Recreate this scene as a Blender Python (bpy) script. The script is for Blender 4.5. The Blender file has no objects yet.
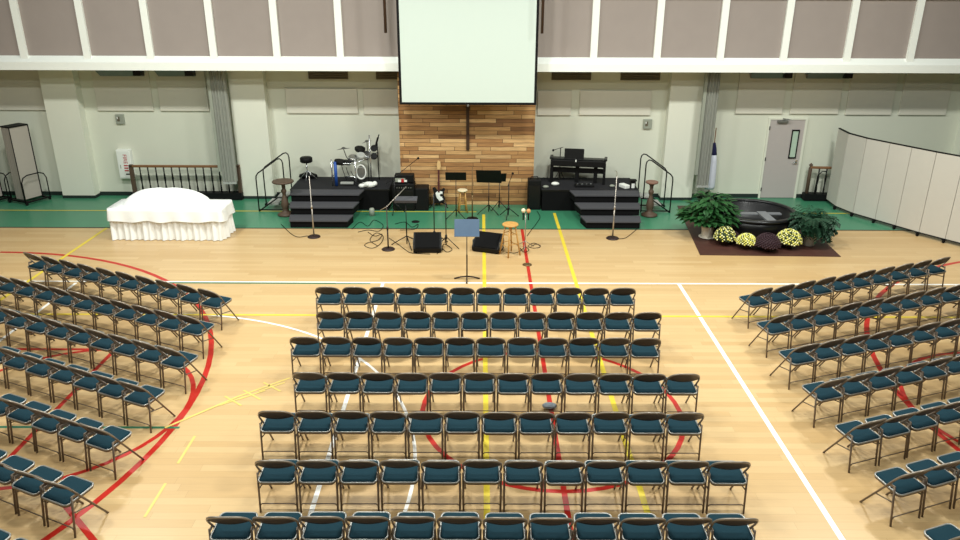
import bpy, bmesh, math, random
from mathutils import Vector, Matrix
random.seed(7)
PI = math.pi
sc = bpy.context.scene
C = sc.collection
R = math.radians

# ------------------------------------------------------------------ camera
FPX, PITCH, CAMH, ROLL = 760.0, R(21.25), 5.79, R(0.2)
cam = bpy.data.cameras.new('camera'); cam.sensor_width = 36; cam.lens = FPX / 960 * 36
cam.clip_end = 200
cob = bpy.data.objects.new('camera', cam); C.objects.link(cob)
cob.matrix_world = Matrix.Translation((0, 0, CAMH)) @ Matrix.Rotation(PI/2 - PITCH, 4, 'X') @ Matrix.Rotation(ROLL, 4, 'Z')
sc.camera = cob

def _ray(x, y):
    u, v = (x-480)/FPX, (y-270)/FPX
    c, s = math.cos(ROLL), math.sin(ROLL)
    u, v = c*u + s*v, -s*u + c*v
    return Vector((u, math.cos(PITCH) - v*math.sin(PITCH), -math.sin(PITCH) - v*math.cos(PITCH)))
def at(x, y, Y):                      # point of the photo at depth Y
    d = _ray(x, y); return Vector((0, 0, CAMH)) + d*(Y/d.y)
def on(x, y, z=0.0):                  # point of the photo at height z
    d = _ray(x, y); return Vector((0, 0, CAMH)) + d*((z-CAMH)/d.z)

# --------------------------------------------------------------- materials
def lin(c):
    return tuple(((v/255)/12.92 if v/255 <= .04045 else ((v/255+.055)/1.055)**2.4) for v in c) + (1,)
def mat(name, rgb, rough=.6, metal=0.0, var=.12, scale=6.0, bump=0.0, spec=.5, emit=None):
    m = bpy.data.materials.new(name); m.use_nodes = True
    nt = m.node_tree; N = nt.nodes; L = nt.links
    b = N['Principled BSDF']; b.inputs['Roughness'].default_value = rough; b.inputs['Metallic'].default_value = metal
    b.inputs['Specular IOR Level'].default_value = spec
    base = lin(rgb)
    tc = N.new('ShaderNodeTexCoord'); nz = N.new('ShaderNodeTexNoise'); nz.inputs['Scale'].default_value = scale
    nz.inputs['Detail'].default_value = 3
    L.new(tc.outputs['Object'], nz.inputs['Vector'])
    mx = N.new('ShaderNodeMix'); mx.data_type = 'RGBA'
    mx.inputs[6].default_value = tuple(v*(1-var) for v in base[:3]) + (1,)
    mx.inputs[7].default_value = tuple(min(1, v*(1+var)) for v in base[:3]) + (1,)
    L.new(nz.outputs['Fac'], mx.inputs[0]); L.new(mx.outputs[2], b.inputs['Base Color'])
    if bump:
        bp = N.new('ShaderNodeBump'); bp.inputs['Strength'].default_value = bump; bp.inputs['Distance'].default_value = .01
        n2 = N.new('ShaderNodeTexNoise'); n2.inputs['Scale'].default_value = scale*12
        L.new(tc.outputs['Object'], n2.inputs['Vector'])
        L.new(n2.outputs['Fac'], bp.inputs['Height']); L.new(bp.outputs['Normal'], b.inputs['Normal'])
    if emit:
        b.inputs['Emission Color'].default_value = lin(emit[:3]); b.inputs['Emission Strength'].default_value = emit[3]
    return m

def planks(name, cols, axes, row, length, gap, rough, grain, mortar, spec=.5, msize=.012, colw=None, bias=0.0):
    m = bpy.data.materials.new(name); m.use_nodes = True
    nt = m.node_tree; N = nt.nodes; L = nt.links; b = N['Principled BSDF']
    b.inputs['Roughness'].default_value = rough; b.inputs['Specular IOR Level'].default_value = spec
    tc = N.new('ShaderNodeTexCoord'); sp = N.new('ShaderNodeSeparateXYZ'); L.new(tc.outputs['Object'], sp.inputs[0])
    cb = N.new('ShaderNodeCombineXYZ')
    dv = N.new('ShaderNodeMath'); dv.operation = 'DIVIDE'; dv.inputs[1].default_value = row; L.new(sp.outputs[axes[1]], dv.inputs[0])
    fo = N.new('ShaderNodeMath'); fo.operation = 'FLOOR'; L.new(dv.outputs[0], fo.inputs[0])
    wn = N.new('ShaderNodeTexWhiteNoise'); wn.noise_dimensions = '1D'; L.new(fo.outputs[0], wn.inputs['W'])
    ma = N.new('ShaderNodeMath'); ma.operation = 'MULTIPLY_ADD'; ma.inputs[1].default_value = length*7; L.new(wn.outputs['Value'], ma.inputs[0]); L.new(sp.outputs[axes[0]], ma.inputs[2])
    L.new(ma.outputs[0], cb.inputs[0]); L.new(sp.outputs[axes[1]], cb.inputs[1])
    br = N.new('ShaderNodeTexBrick'); br.offset = 0; br.offset_frequency = 2; br.squash = 1; br.squash_frequency = 2
    br.inputs['Scale'].default_value = 1; br.inputs['Brick Width'].default_value = length; br.inputs['Row Height'].default_value = row
    br.inputs['Mortar Size'].default_value = gap; br.inputs['Mortar Smooth'].default_value = .3; br.inputs['Bias'].default_value = bias
    br.inputs['Color1'].default_value = (0, 0, 0, 1); br.inputs['Color2'].default_value = (1, 1, 1, 1)
    br.inputs['Mortar'].default_value = (.5, .5, .5, 1)
    L.new(cb.outputs[0], br.inputs['Vector'])
    rp = N.new('ShaderNodeValToRGB'); el = rp.color_ramp.elements
    while len(el) < len(cols): el.new(.5)
    for i, c in enumerate(cols):
        el[i].position = i/(len(cols)-1); el[i].color = lin(c)
    L.new(br.outputs['Color'], rp.inputs[0])
    mp = N.new('ShaderNodeMapping'); mp.inputs['Scale'].default_value = (1.2, 26, 1) if row < .2 else (1, 1, 1)
    L.new(cb.outputs[0], mp.inputs[0])
    nz = N.new('ShaderNodeTexNoise'); nz.inputs['Scale'].default_value = 2.2; nz.inputs['Detail'].default_value = 5
    L.new(mp.outputs[0], nz.inputs['Vector'])
    g = N.new('ShaderNodeMapRange'); g.inputs[1].default_value = .3; g.inputs[2].default_value = .7
    g.inputs[3].default_value = 1-grain; g.inputs[4].default_value = 1+grain
    L.new(nz.outputs['Fac'], g.inputs[0])
    mu = N.new('ShaderNodeVectorMath'); mu.operation = 'SCALE'
    L.new(rp.outputs[0], mu.inputs[0]); L.new(g.outputs[0], mu.inputs['Scale'])
    mx = N.new('ShaderNodeMix'); mx.data_type = 'RGBA'; mx.inputs[7].default_value = lin(mortar)
    L.new(br.outputs['Fac'], mx.inputs[0]); L.new(mu.outputs[0], mx.inputs[6]); L.new(mx.outputs[2], b.inputs['Base Color'])
    return m

M = {}
M['maple'] = planks('maple_floor', [(190,157,109),(196,164,117),(201,171,124)], (0,1), .13, 1.7, .002, .34, .035, (172,140,96), spec=.45)
M['plank'] = planks('reclaimed_planks', [(122,82,48),(168,122,74),(190,146,94),(214,174,122),(158,112,68),(180,134,84)], (0,2), .105, .95, .006, .6, .3, (60,38,22))
M['green'] = mat('green_vinyl', (62,130,98), .3, var=.06, scale=2)
M['green_line'] = mat('green_line', (40,110,80), .4)
M['red_line'] = mat('red_line', (182,34,22), .4, var=.08)
M['white_line'] = mat('white_line', (246,244,238), .4, var=.04)
M['yellow_line'] = mat('yellow_line', (222,198,58), .4, var=.08)
M['pale_yellow'] = mat('worn_yellow_line', (214,190,104), .45, var=.1)
M['wall'] = mat('painted_block', (214,216,200), .75, var=.03, scale=1.5)
M['pilaster'] = mat('painted_pilaster', (222,223,208), .75, var=.03, scale=1.5)
M['beam'] = mat('white_beam_paint', (246,250,243), .6, var=.02)
M['taupe'] = mat('taupe_acoustic_cloth', (156,146,140), .9, var=.05, scale=3)
M['beige'] = mat('beige_panel_cloth', (212,209,195), .9, var=.03)
M['base'] = mat('black_rubber_base', (30,42,38), .6)
M['vent'] = mat('vent_brown', (96,88,70), .6)
M['fixture'] = mat('fixture_metal', (130,132,128), .4, .6)
M['plate'] = mat('box_grey', (150,155,142), .5)
M['door'] = mat('door_mauve_grey', (182,174,171), .5, var=.03)
M['white'] = mat('white_paint', (236,238,232), .5, var=.03)
M['glass'] = mat('door_glass', (176,200,184), .1, spec=.8)
M['black'] = mat('black_matte', (9,9,10), .6, var=.3, spec=.25)
M['blackm'] = mat('black_metal', (14,14,15), .4, .3, var=.2)
M['deck'] = mat('charcoal_carpet', (38,38,41), .9, var=.15, scale=40, spec=.2)
M['tread'] = mat('grey_tread', (74,74,78), .85, var=.1, scale=40, spec=.25)
M['skirtb'] = mat('black_skirt', (8,8,9), .9, spec=.2)
M['alu'] = mat('ribbed_aluminium', (168,170,165), .55, .0)
M['chrome'] = mat('chrome_tube', (200,202,204), .25, .9)
M['silver'] = mat('silver_pole', (168,160,150), .35, .7)
M['blue'] = mat('blue_tube', (32,78,160), .5)
M['screen'] = mat('screen_white', (208,222,214), .8, var=.01)
M['brownwood'] = mat('dark_brown_wood', (62,40,26), .5, var=.2, scale=9)
M['railwood'] = mat('oak_rail', (126,86,54), .45, var=.2, scale=9)
M['pedwood'] = mat('weathered_wood', (84,66,52), .6, var=.25, scale=9)
M['pinkwood'] = mat('round_top_wood', (130,96,80), .5, var=.2, scale=9)
M['stoolwood'] = mat('varnished_pine', (196,148,80), .4, var=.15, scale=9)
M['cream'] = mat('cream_seat', (240,226,190), .5)
M['cloth'] = mat('white_cloth', (246,248,246), .85, var=.01, bump=.1)
M['teal'] = mat('teal_upholstery', (8,44,55), .9, var=.12, scale=60, bump=.15, spec=.25)
M['steel'] = mat('taupe_steel', (112,98,84), .38, .4, var=.08)
M['backsteel'] = mat('brown_back_steel', (84,74,64), .4, .15, var=.08)
M['tube'] = mat('taupe_tube_highlight', (138,128,116), .35, .4, var=.05)  # lighter than the leg steel: highlight on the back tube put into its colour
M['rim'] = mat('seat_rim_highlight', (150,150,146), .35, .5, var=.05)  # metallic highlight along the seat frame edge painted in as pale grey
M['slate'] = mat('slate_blue_metal', (78,100,124), .45, .2)
M['divider'] = mat('divider_fabric', (196,192,182), .85, var=.03, scale=4)
M['tan_divider'] = mat('tan_divider_fabric', (172,164,154), .85, var=.03, scale=4)
M['accordion'] = mat('grey_curtain', (150,152,143), .85, var=.1)
M['flagw'] = mat('flag_white', (214,218,230), .8)
M['flagb'] = mat('flag_navy', (22,24,70), .8)
M['mat'] = mat('brown_mat', (70,40,32), .55, var=.4, scale=5)
M['tank'] = mat('black_tank', (26,26,28), .35, var=.2)
M['tankgrey'] = mat('grey_step', (124,126,130), .5)
M['leaf'] = mat('leaf_green', (38,84,40), .5, var=.45, scale=9)
M['fern'] = mat('fern_green', (26,62,40), .55, var=.45, scale=9)
M['stem'] = mat('stem_green', (40,70,36), .6)
M['mumleaf'] = mat('mum_leaf', (48,64,30), .7, var=.3)
M['mumy'] = mat('yellow_bloom', (232,226,112), .7, var=.15, scale=30)
M['mumc'] = mat('cream_bloom', (240,238,176), .7, var=.12, scale=30)
M['mump'] = mat('plum_bloom', (52,28,36), .7, var=.3, scale=30)
M['pot'] = mat('white_pot', (222,214,200), .5, var=.05)
M['potg'] = mat('grey_pot', (170,164,150), .6, var=.08)
M['redbit'] = mat('red_plastic', (196,30,40), .5)
M['signred'] = mat('sign_red', (186,58,66), .6)
M['rosewood'] = mat('rosewood', (78,32,30), .4, var=.2)
M['maplehead'] = mat('maple_headstock', (206,170,116), .4)
M['bronze'] = mat('bronze_plate', (116,92,60), .4, .6)
M['cymbal'] = mat('grey_rubber_cymbal', (72,72,68), .5)
M['tan'] = mat('tan_foam', (206,150,96), .8)
M['basebr'] = mat('iron_base', (46,30,28), .5, .3)
M['greybag'] = mat('grey_pouch', (140,150,158), .8)

# ---------------------------------------------------------------- geometry
class B:
    def __init__(s): s.b = bmesh.new(); s.smooth = False
    def box(s, c, d, rz=0, bev=0, rx=0, ry=0):
        r = bmesh.ops.create_cube(s.b, size=1)
        vs = r['verts']
        mtx = Matrix.Translation(c) @ Matrix.Rotation(rz, 4, 'Z') @ Matrix.Rotation(ry, 4, 'Y') @ Matrix.Rotation(rx, 4, 'X') @ Matrix.Diagonal((d[0], d[1], d[2], 1))
        bmesh.ops.transform(s.b, matrix=mtx, verts=vs)
        if bev:
            es = list({e for v in vs for e in v.link_edges})
            bmesh.ops.bevel(s.b, geom=es, offset=bev, segments=2, affect='EDGES', profile=.5)
        return s
    def ab(s, a, b, **k):
        return s.box([(a[i]+b[i])/2 for i in range(3)], [abs(b[i]-a[i]) for i in range(3)], **k)
    def tube(s, pts, r, n=8, closed=False, cap=True):
        P = [Vector(p) for p in pts]; k = len(P)
        rs = r if isinstance(r, (list, tuple)) else [r]*k
        ring = []; up = None
        for i in range(k):
            if closed: t = P[(i+1) % k] - P[i-1]
            else: t = P[min(i+1, k-1)] - P[max(i-1, 0)]
            t.normalize()
            if up is None:
                up = Vector((0, 0, 1)) if abs(t.z) < .9 else Vector((1, 0, 0))
            u = (up - t*up.dot(t)); u.normalize(); w = t.cross(u); up = u
            ring.append([s.b.verts.new(P[i] + (u*math.cos(2*PI*j/n) + w*math.sin(2*PI*j/n))*rs[i]) for j in range(n)])
        m = k if closed else k-1
        for i in range(m):
            a, b = ring[i], ring[(i+1) % k]
            for j in range(n):
                f = s.b.faces.new((a[j], b[j], b[(j+1) % n], a[(j+1) % n])); f.smooth = True
        if cap and not closed:
            s.b.faces.new(ring[0]); s.b.faces.new(ring[-1][::-1])
        return s
    def lathe(s, prof, c=(0, 0, 0), n=20, sx=1, sy=1, mtx=None, cap=True):
        rings = []
        c = Vector(c)
        for (r, z) in prof:
            row = []
            for j in range(n):
                a = 2*PI*j/n
                p = Vector((r*math.cos(a)*sx, r*math.sin(a)*sy, z))
                if mtx is not None: p = mtx @ p
                row.append(s.b.verts.new(c+p))
            rings.append(row)
        for a, b in zip(rings, rings[1:]):
            for j in range(n):
                f = s.b.faces.new((a[j], a[(j+1) % n], b[(j+1) % n], b[j])); f.smooth = True
        if cap and prof[0][0] > 1e-6: s.b.faces.new(rings[0][::-1])
        if cap and prof[-1][0] > 1e-6: s.b.faces.new(rings[-1])
        return s
    def prism(s, poly, z0, z1):
        a = [s.b.verts.new((x, y, z0)) for x, y in poly]; b = [s.b.verts.new((x, y, z1)) for x, y in poly]
        s.b.faces.new(a[::-1]); s.b.faces.new(b)
        k = len(poly)
        for i in range(k): s.b.faces.new((a[i], a[(i+1) % k], b[(i+1) % k], b[i]))
        return s
    def extr(s, poly, off):            # 3-D polygon extruded by a vector
        off = Vector(off)
        a = [s.b.verts.new(p) for p in poly]; b = [s.b.verts.new(Vector(p)+off) for p in poly]
        s.b.faces.new(a[::-1]); s.b.faces.new(b)
        k = len(poly)
        for i in range(k): s.b.faces.new((a[i], a[(i+1) % k], b[(i+1) % k], b[i]))
        return s
    def face(s, pts, smooth=False):
        f = s.b.faces.new([s.b.verts.new(p) for p in pts]); f.smooth = smooth; return s
    def ball(s, c, r, n=10, m=6, sc_=(1, 1, 1)):
        bmesh.ops.create_uvsphere(s.b, u_segments=n, v_segments=m, radius=r, matrix=Matrix.Translation(c) @ Matrix.Diagonal((*sc_, 1)))
        return s
    def grid(s, fn, nu, nv, closeu=False):
        V = [[s.b.verts.new(fn(i/nu, j/nv)) for j in range(nv+1)] for i in range(nu if closeu else nu+1)]
        for i in range(nu):
            for j in range(nv):
                f = s.b.faces.new((V[i][j], V[(i+1) % len(V)][j], V[(i+1) % len(V)][j+1], V[i][j+1])); f.smooth = True
        return s

def obj(name, b, m, parent=None, label=None, fixn=True):
    if fixn: bmesh.ops.recalc_face_normals(b.b, faces=b.b.faces)
    me = bpy.data.meshes.new(name); b.b.to_mesh(me); b.b.free()
    me.materials.append(M[m] if isinstance(m, str) else m)
    o = bpy.data.objects.new(name, me); C.objects.link(o)
    if parent is not None: o.parent = parent
    if label: o['label'] = label
    return o
def tag(o, label, cat, group=None):
    o['label'] = label; o['category'] = cat
    if group: o['group'] = group
    return o
def thing(name, label, cat, loc=(0, 0, 0), rz=0, group=None):
    o = bpy.data.objects.new(name, None); o.empty_display_size = .1; C.objects.link(o)
    o.location = loc; o.rotation_euler = (0, 0, rz)
    return tag(o, label, cat, group)
def one(name, b, m, loc, label, cat, rz=0, group=None):
    o = obj(name, b, m); o.location = loc; o.rotation_euler = (0, 0, rz); return tag(o, label, cat, group)
def struct(name, b, m, parent=None):
    o = obj(name, b, m, parent)
    if parent is None: o['kind'] = 'structure'
    return o
def dup(root, loc, rz, label, group=None):
    r = root.copy(); C.objects.link(r); r.location = loc; r.rotation_euler = (0, 0, rz); r['label'] = label
    if group: r['group'] = group
    for ch in list(root.children):
        c = ch.copy(); C.objects.link(c); c.parent = r
        for g in list(ch.children):
            d = g.copy(); C.objects.link(d); d.parent = c
    return r
def arc(cx, cy, r, a0, a1, n=48): return [(cx+r*math.cos(R(a0+(a1-a0)*i/n)), cy+r*math.sin(R(a0+(a1-a0)*i/n))) for i in range(n+1)]

# ------------------------------------------------------------------- floor
GY, WY = 17.65, 20.55
fl = struct('floor', B().ab((-16, -3, -.1), (16, GY, 0)), 'maple')
struct('floor', B().ab((-16, GY, -.1), (16, WY+.3, 0)), 'green')
struct('trim_1', B().ab((-16, GY-.025, 0), (16, GY+.025, .004)), 'base')
lift = [0.0]
def strip(b, pts, w, z, closed=False):
    lift[0] += .00004; z = z + lift[0]
    n = len(pts); A = []; D = []
    for i in range(n):
        p = Vector((*pts[i], 0)); q0 = Vector((*pts[(i-1) if closed else max(i-1, 0)], 0)); q1 = Vector((*pts[(i+1) % n if closed else min(i+1, n-1)], 0))
        t = (q1-q0).normalized(); nn = Vector((-t.y, t.x, 0))*w/2
        A.append(b.b.verts.new((p+nn) + Vector((0, 0, z)))); D.append(b.b.verts.new((p-nn) + Vector((0, 0, z))))
    for i in range(n if closed else n-1):
        j = (i+1) % n; b.b.faces.new((A[i], D[i], D[j], A[j]))
CX, CY = 1.02, 9.38
b = B(); z = .0012
strip(b, [(CX, 2), (CX, GY)], .07, z)
strip(b, arc(CX, CY, 1.83, 0, 360)[:-1], .07, z, True)
for sgn in (-1, 1):
    hx = CX + sgn*11.69
    a = arc(hx, CY, 6.5, -90, 90) if sgn < 0 else arc(hx, CY, 6.5, 90, 270)
    strip(b, a, .085, z)
    ft = CX + sgn*7.04
    strip(b, arc(ft, CY, 1.83, 0, 360)[:-1], .07, z+.0001, True)
    strip(b, [(ft, CY-1.83), (ft, CY+1.83)], .07, z+.0002)
    for yy in (-1.83, 1.83): strip(b, [(ft, CY+yy), (ft+sgn*5.8, CY+yy)], .07, z+.0002)
strip(b, [(-4.95, 7.38), (-3.6, 6.08)], .07, z+.0003)
obj('basketball_line', b, 'red_line', fl, fixn=False)
b = B(); z = .0018
strip(b, [(4.0, 2), (4.0, 14.17)], .07, z); strip(b, [(-1.93, 2), (-1.95, 14.17)], .06, z)
strip(b, [(-8.1, 4), (-8.1, 14.1)], .06, z)
strip(b, [(-9.5, 14.18), (-2.9, 14.18)], .05, z); strip(b, [(-2.9, 14.165), (16, 14.165)], .06, z)
strip(b, arc(-5.59, 7.84, 4.78, -30, 100), .045, z)
obj('white_court_line', b, 'white_line', fl, fixn=False)
b = B()
strip(b, [(-6.4, 14.12), (-2.2, 14.12)], .06, .0016); strip(b, [(-6.6, 8.9), (-4.1, 8.9)], .05, .0016)
strip(b, [(-7.4, 8.7), (-6.2, 6.6)], .09, .0016)
obj('green_court_line', b, 'green_line', fl, fixn=False)
b = B(); z = .0022
strip(b, [(.09, 2), (.09, 18.85)], .075, z); strip(b, [(1.95, 2), (1.93, 19.0)], .075, z)
strip(b, [(-9.1, 9), (-9.1, 17.65)], .07, z)
strip(b, [(-9.3, 12.59), (-2.9, 12.59)], .06, z); strip(b, [(2.9, 12.59), (14, 12.59)], .06, z)
strip(b, [(-16, 19.08), (-.1, 19.08)], .05, z); strip(b, [(7.0, 19.06), (16, 19.06)], .05, z)
obj('yellow_court_line', b, 'yellow_line', fl, fixn=False)
b = B()
y = 4.0
while y < 8.9:
    strip(b, [(-3.82, y), (-3.82, y+.62)], .035, z); y += 1.02
for (px, py) in ((252, 395), (272, 387), (233, 401)):
    p = on(px, py)
    for sg in (-1, 1): strip(b, [(p.x-.16, p.y-.13*sg), (p.x+.16, p.y+.13*sg)], .03, z+.0006+.0004*sg)
p, q = on(165, 428), on(240, 396); strip(b, [(p.x, p.y), (q.x, q.y)], .04, z+.0016)
p, q = on(240, 396), on(290, 378); strip(b, [(p.x, p.y), (q.x, q.y)], .035, z)
obj('worn_court_mark', b, 'pale_yellow', fl, fixn=False)

# ------------------------------------------------------------------- walls
struct('wall_back', B().ab((-16, WY, 0), (16, WY+.3, 8.5)), 'wall')
struct('baseboard_back', B().ab((-16, WY-.015, 0), (16, WY, .11)), 'base')
PY = 20.25
for i, (x0, x1) in enumerate(((-11.5, -10.61), (-6.58, -5.67), (4.97, 5.82), (12.9, 13.8))):
    o = struct('trim_%d' % (i+2), B().ab((x0, PY, .08), (x1, WY, 3.95)), 'pilaster')
    obj('base', B().ab((x0-.01, PY-.01, 0), (x1+.01, WY-.016, .08)), 'base', o)
BY = 19.3
struct('ceiling', B().ab((-16, BY+.31, 3.92), (16, WY, 4.0)), 'wall')
beam = struct('trim_6', B().ab((-16, BY, 3.55), (16, BY+.3, 3.74)), 'beam')
b = B(); b.extr([(-16, BY, 3.74), (-16, BY+.3, 3.74), (-16, BY+.3, 3.9), (-16, BY+.125, 3.885)], (32, 0, 0)); obj('sill', b, 'beam', beam)
uw = struct('wall_upper', B().ab((-16, BY+.2, 3.9), (16, BY+.3, 8.5)), 'beam')
step = 1.5615; mx0 = -11.27
for k in range(-3, 18):
    xx = mx0 + k*step
    b = B(); b.extr([(xx-.085, BY+.2, 3.83), (xx-.085, BY+.06, 3.8), (xx+.085, BY+.06, 3.8), (xx+.085, BY+.2, 3.83)], (0, 0, 4)); obj('mullion', b, 'beam', uw)
    if k < 17:
        obj('acoustic_panel', B().ab((xx+.085, BY+.13, 3.885), (xx+step-.085, BY+.2, 5.26)), 'taupe', uw)
obj('top_rail', B().ab((-16, BY+.07, 5.26), (16, BY+.2, 5.45)), 'beam', uw)

# wall panels, vents, fixtures
def wallpanel(x0, x1, z0, z1, label):
    o = one('acoustic_panel', B().box((0, 0, (z1-z0)/2), (x1-x0, .05, z1-z0), bev=.012), 'beige', ((x0+x1)/2, WY-.026, z0), label, 'panel', group='beige acoustic panels on the back wall')
for x0, x1, z0, z1, lb in (
    (-5.19, -3.28, 2.3, 2.96, 'wide low beige acoustic panel above the left drum platform'),
    (-3.13, -2.2, 2.28, 2.95, 'short beige acoustic panel tucked against left edge of the plank wall'),
    (1.52, 2.42, 2.27, 2.92, 'short beige acoustic panel just right of the plank wall'),
    (2.64, 4.55, 2.28, 2.93, 'wide low beige acoustic panel above the right piano platform'),
    (-13.3, -11.62, 2.36, 3.85, 'tall grey beige acoustic panel at the far left, beyond the left pilaster'),
    (-10.25, -8.75, 2.35, 3.85, 'tall pale acoustic panel above the thermostat box on the left wall'),
    (-8.57, -7.27, 2.35, 3.85, 'tall pale acoustic panel left of the left hanging grey curtain'),
    (6.82, 8.08, 2.33, 3.85, 'tall beige acoustic panel above and left of the grey door'),
    (8.28, 9.58, 2.33, 3.85, 'tall beige acoustic panel above and right of the grey door'),
    (9.77, 11.0, 2.31, 3.85, 'tall beige acoustic panel second from right, above the folding divider'),
    (11.2, 12.47, 2.31, 3.85, 'tall beige acoustic panel furthest right, above the folding divider')):
    wallpanel(x0, x1, z0, z1, lb)
def vent(x0, x1, lb):
    t = thing('wall_vent', lb, 'vent', ((x0+x1)/2, WY, 3.2), 0, 'vents under the beam')
    w = x1-x0
    obj('vent_frame', B().ab((-w/2, -.04, 0), (w/2, 0, .34)), 'vent', t)
    b = B()
    for k in range(6): b.box((0, -.045, .04+k*.052), (w-.06, .02, .012), rx=.5)
    obj('louvre', b, 'vent', t)
vent(-4.54, -3.5, 'brown louvre vent under the beam above the drum platform')
vent(-2.76, -2.17, 'brown louvre vent half hidden by the left edge of the plank wall')
vent(1.87, 2.91, 'brown louvre vent under the beam just right of the projection screen')
vent(3.69, 4.73, 'brown louvre vent under the beam beside the right pilaster')
def fixture(x0, x1, lb):
    w = x1-x0
    t = thing('wall_fixture', lb, 'light fixture', ((x0+x1)/2, WY-.02, 3.27), 0, 'grey fixtures tucked under the beam')
    obj('housing', B().extr([(-w/2+.06, 0, 0), (-w/2+.06, -.1, 0), (-w/2, -.26, .2), (-w/2, 0, .2)], (w-.06, 0, 0)), 'fixture', t)
    obj('end_cap', B().ab((w/2-.2, -.27, .03), (w/2, -.02, .19)), 'blackm', t)
fixture(-10.05, -8.85, 'grey metal fixture under the beam, left of the two on the left')
fixture(-8.52, -7.5, 'grey metal fixture under the beam nearest the left grey curtain')
fixture(7.04, 8.11, 'grey metal fixture under the beam directly above the grey door')
fixture(8.51, 9.68, 'grey metal fixture under the beam to the right above the door')
for x, zz, lb in ((-9.7, 2.0, 'grey guarded thermostat box on the wall above the red lettered cabinet'), (4.5, 1.92, 'grey guarded thermostat box on the wall right of the piano platform')):
    t = thing('thermostat_box', lb, 'thermostat', (x, WY, zz))
    obj('cover', B().box((0, -.03, .13), (.23, .06, .26), bev=.012), 'plate', t)
    obj('inner_dial', B().box((-.03, -.065, .14), (.07, .012, .12), bev=.004), 'vent', t)
    obj('label_tag', B().box((-.05, -.075, .17), (.025, .008, .05)), 'white', t)

# red-lettered cabinet on the left wall
t = thing('extinguisher_cabinet', 'white wall cabinet with a column of red lettering', 'cabinet', (-9.72, WY, .52))
obj('box', B().box((0, -.08, .4), (.38, .16, .8), bev=.01), 'white', t)
obj('door_panel', B().box((0, -.166, .4), (.34, .012, .74), bev=.004), 'white', t)
def text(s, loc, size, m, parent, rx=PI/2, rz=0, ry=0, name='lettering'):
    cu = bpy.data.curves.new(name, 'FONT'); cu.body = s; cu.size = size; cu.extrude = .002; cu.align_x = 'CENTER'; cu.align_y = 'CENTER'
    o = bpy.data.objects.new(name, cu); C.objects.link(o); o.parent = parent; o.location = loc
    o.matrix_local = Matrix.Translation(loc) @ Matrix.Rotation(rz, 4, 'Z') @ Matrix.Rotation(rx, 4, 'X') @ Matrix.Rotation(ry, 4, 'Z')
    cu.materials.append(M[m])
    dg = bpy.context.evaluated_depsgraph_get()
    me = bpy.data.meshes.new_from_object(o.evaluated_get(dg)); q = bpy.data.objects.new(name, me); C.objects.link(q)
    q.parent = parent; q.matrix_local = o.matrix_local.copy(); bpy.data.objects.remove(o)
    return q
lt = text('FIRE', (.035, -.175, .55), .145, 'signred', t, ry=-PI/2)
# unreadable rows below
b = B()
for k in range(3): b.box((.035, -.174, .37-k*.07), (.11, .004, .035))
obj('lettering', b, 'signred', t)
b = B(); b.box((.05, -.174, .13), (.1, .004, .035)); obj('lettering', b, 'black', t)
b = B(); b.box((-.11, -.176, .34), (.018, .012, .1)); obj('latch', b, 'plate', t)

# door
dr = struct('door_1', B().ab((7.8, WY-.03, .01), (8.74, WY+.02, 2.18)), 'door')
b = B(); b.ab((7.75, WY-.05, 0), (7.8, WY, 2.22)); b.ab((8.74, WY-.05, 0), (8.8, WY, 2.22)); b.ab((7.8, WY-.05, 2.18), (8.74, WY, 2.22)); obj('door_frame', b, 'pilaster', dr)
b = B(); b.ab((8.42, WY-.05, 1.14), (8.45, WY-.03, 1.9)); b.ab((8.6, WY-.05, 1.14), (8.63, WY-.03, 1.9)); b.ab((8.42, WY-.05, 1.87), (8.63, WY-.03, 1.91)); b.ab((8.42, WY-.05, 1.12), (8.63, WY-.03, 1.16)); obj('window_frame', b, 'black', dr)
obj('window_pane', B().ab((8.45, WY-.04, 1.16), (8.6, WY-.03, 1.87)), 'glass', dr)
b = B(); b.tube([(8.66, WY-.03, 1.02), (8.66, WY-.09, 1.02), (8.55, WY-.09, 1.02)], .012); b.box((8.66, WY-.035, 1.02), (.06, .012, .12)); obj('door_handle', b, 'chrome', dr)
b = B(); b.box((8.12, WY-.07, 2.13), (.28, .07, .06), bev=.01); b.tube([(8.1, WY-.07, 2.17), (8.35, WY-.16, 2.19), (8.12, WY-.05, 2.21)], .012); obj('door_closer', b, 'fixture', dr)
b = B()
for zz in (.25, 1.1, 1.95): b.box((7.8, WY-.045, zz), (.025, .02, .1))
obj('hinge', b, 'blackm', dr)

# plank wall with timber
pw = thing('plank_wall', 'feature wall of mixed brown reclaimed planks behind the projection screen', 'plank wall', (-.35, 19.75, 0))
obj('plank_face', B().ab((-1.73, 0, 0), (1.73, .06, 3.9)), 'plank', pw)
for sx in (-1, 1): obj('edge_board', B().ab((sx*1.765, -.01, 0), (sx*1.73, .5, 3.9)), 'plank', pw)
b = B(); b.ab((-.02, -.05, 1.5), (.06, 0, 3.3)); b.ab((-.5, -.05, 2.78), (.54, 0, 2.86)); obj('timber_cross', b, 'brownwood', pw, 'dark brown timber upright running down from behind the screen')

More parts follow.
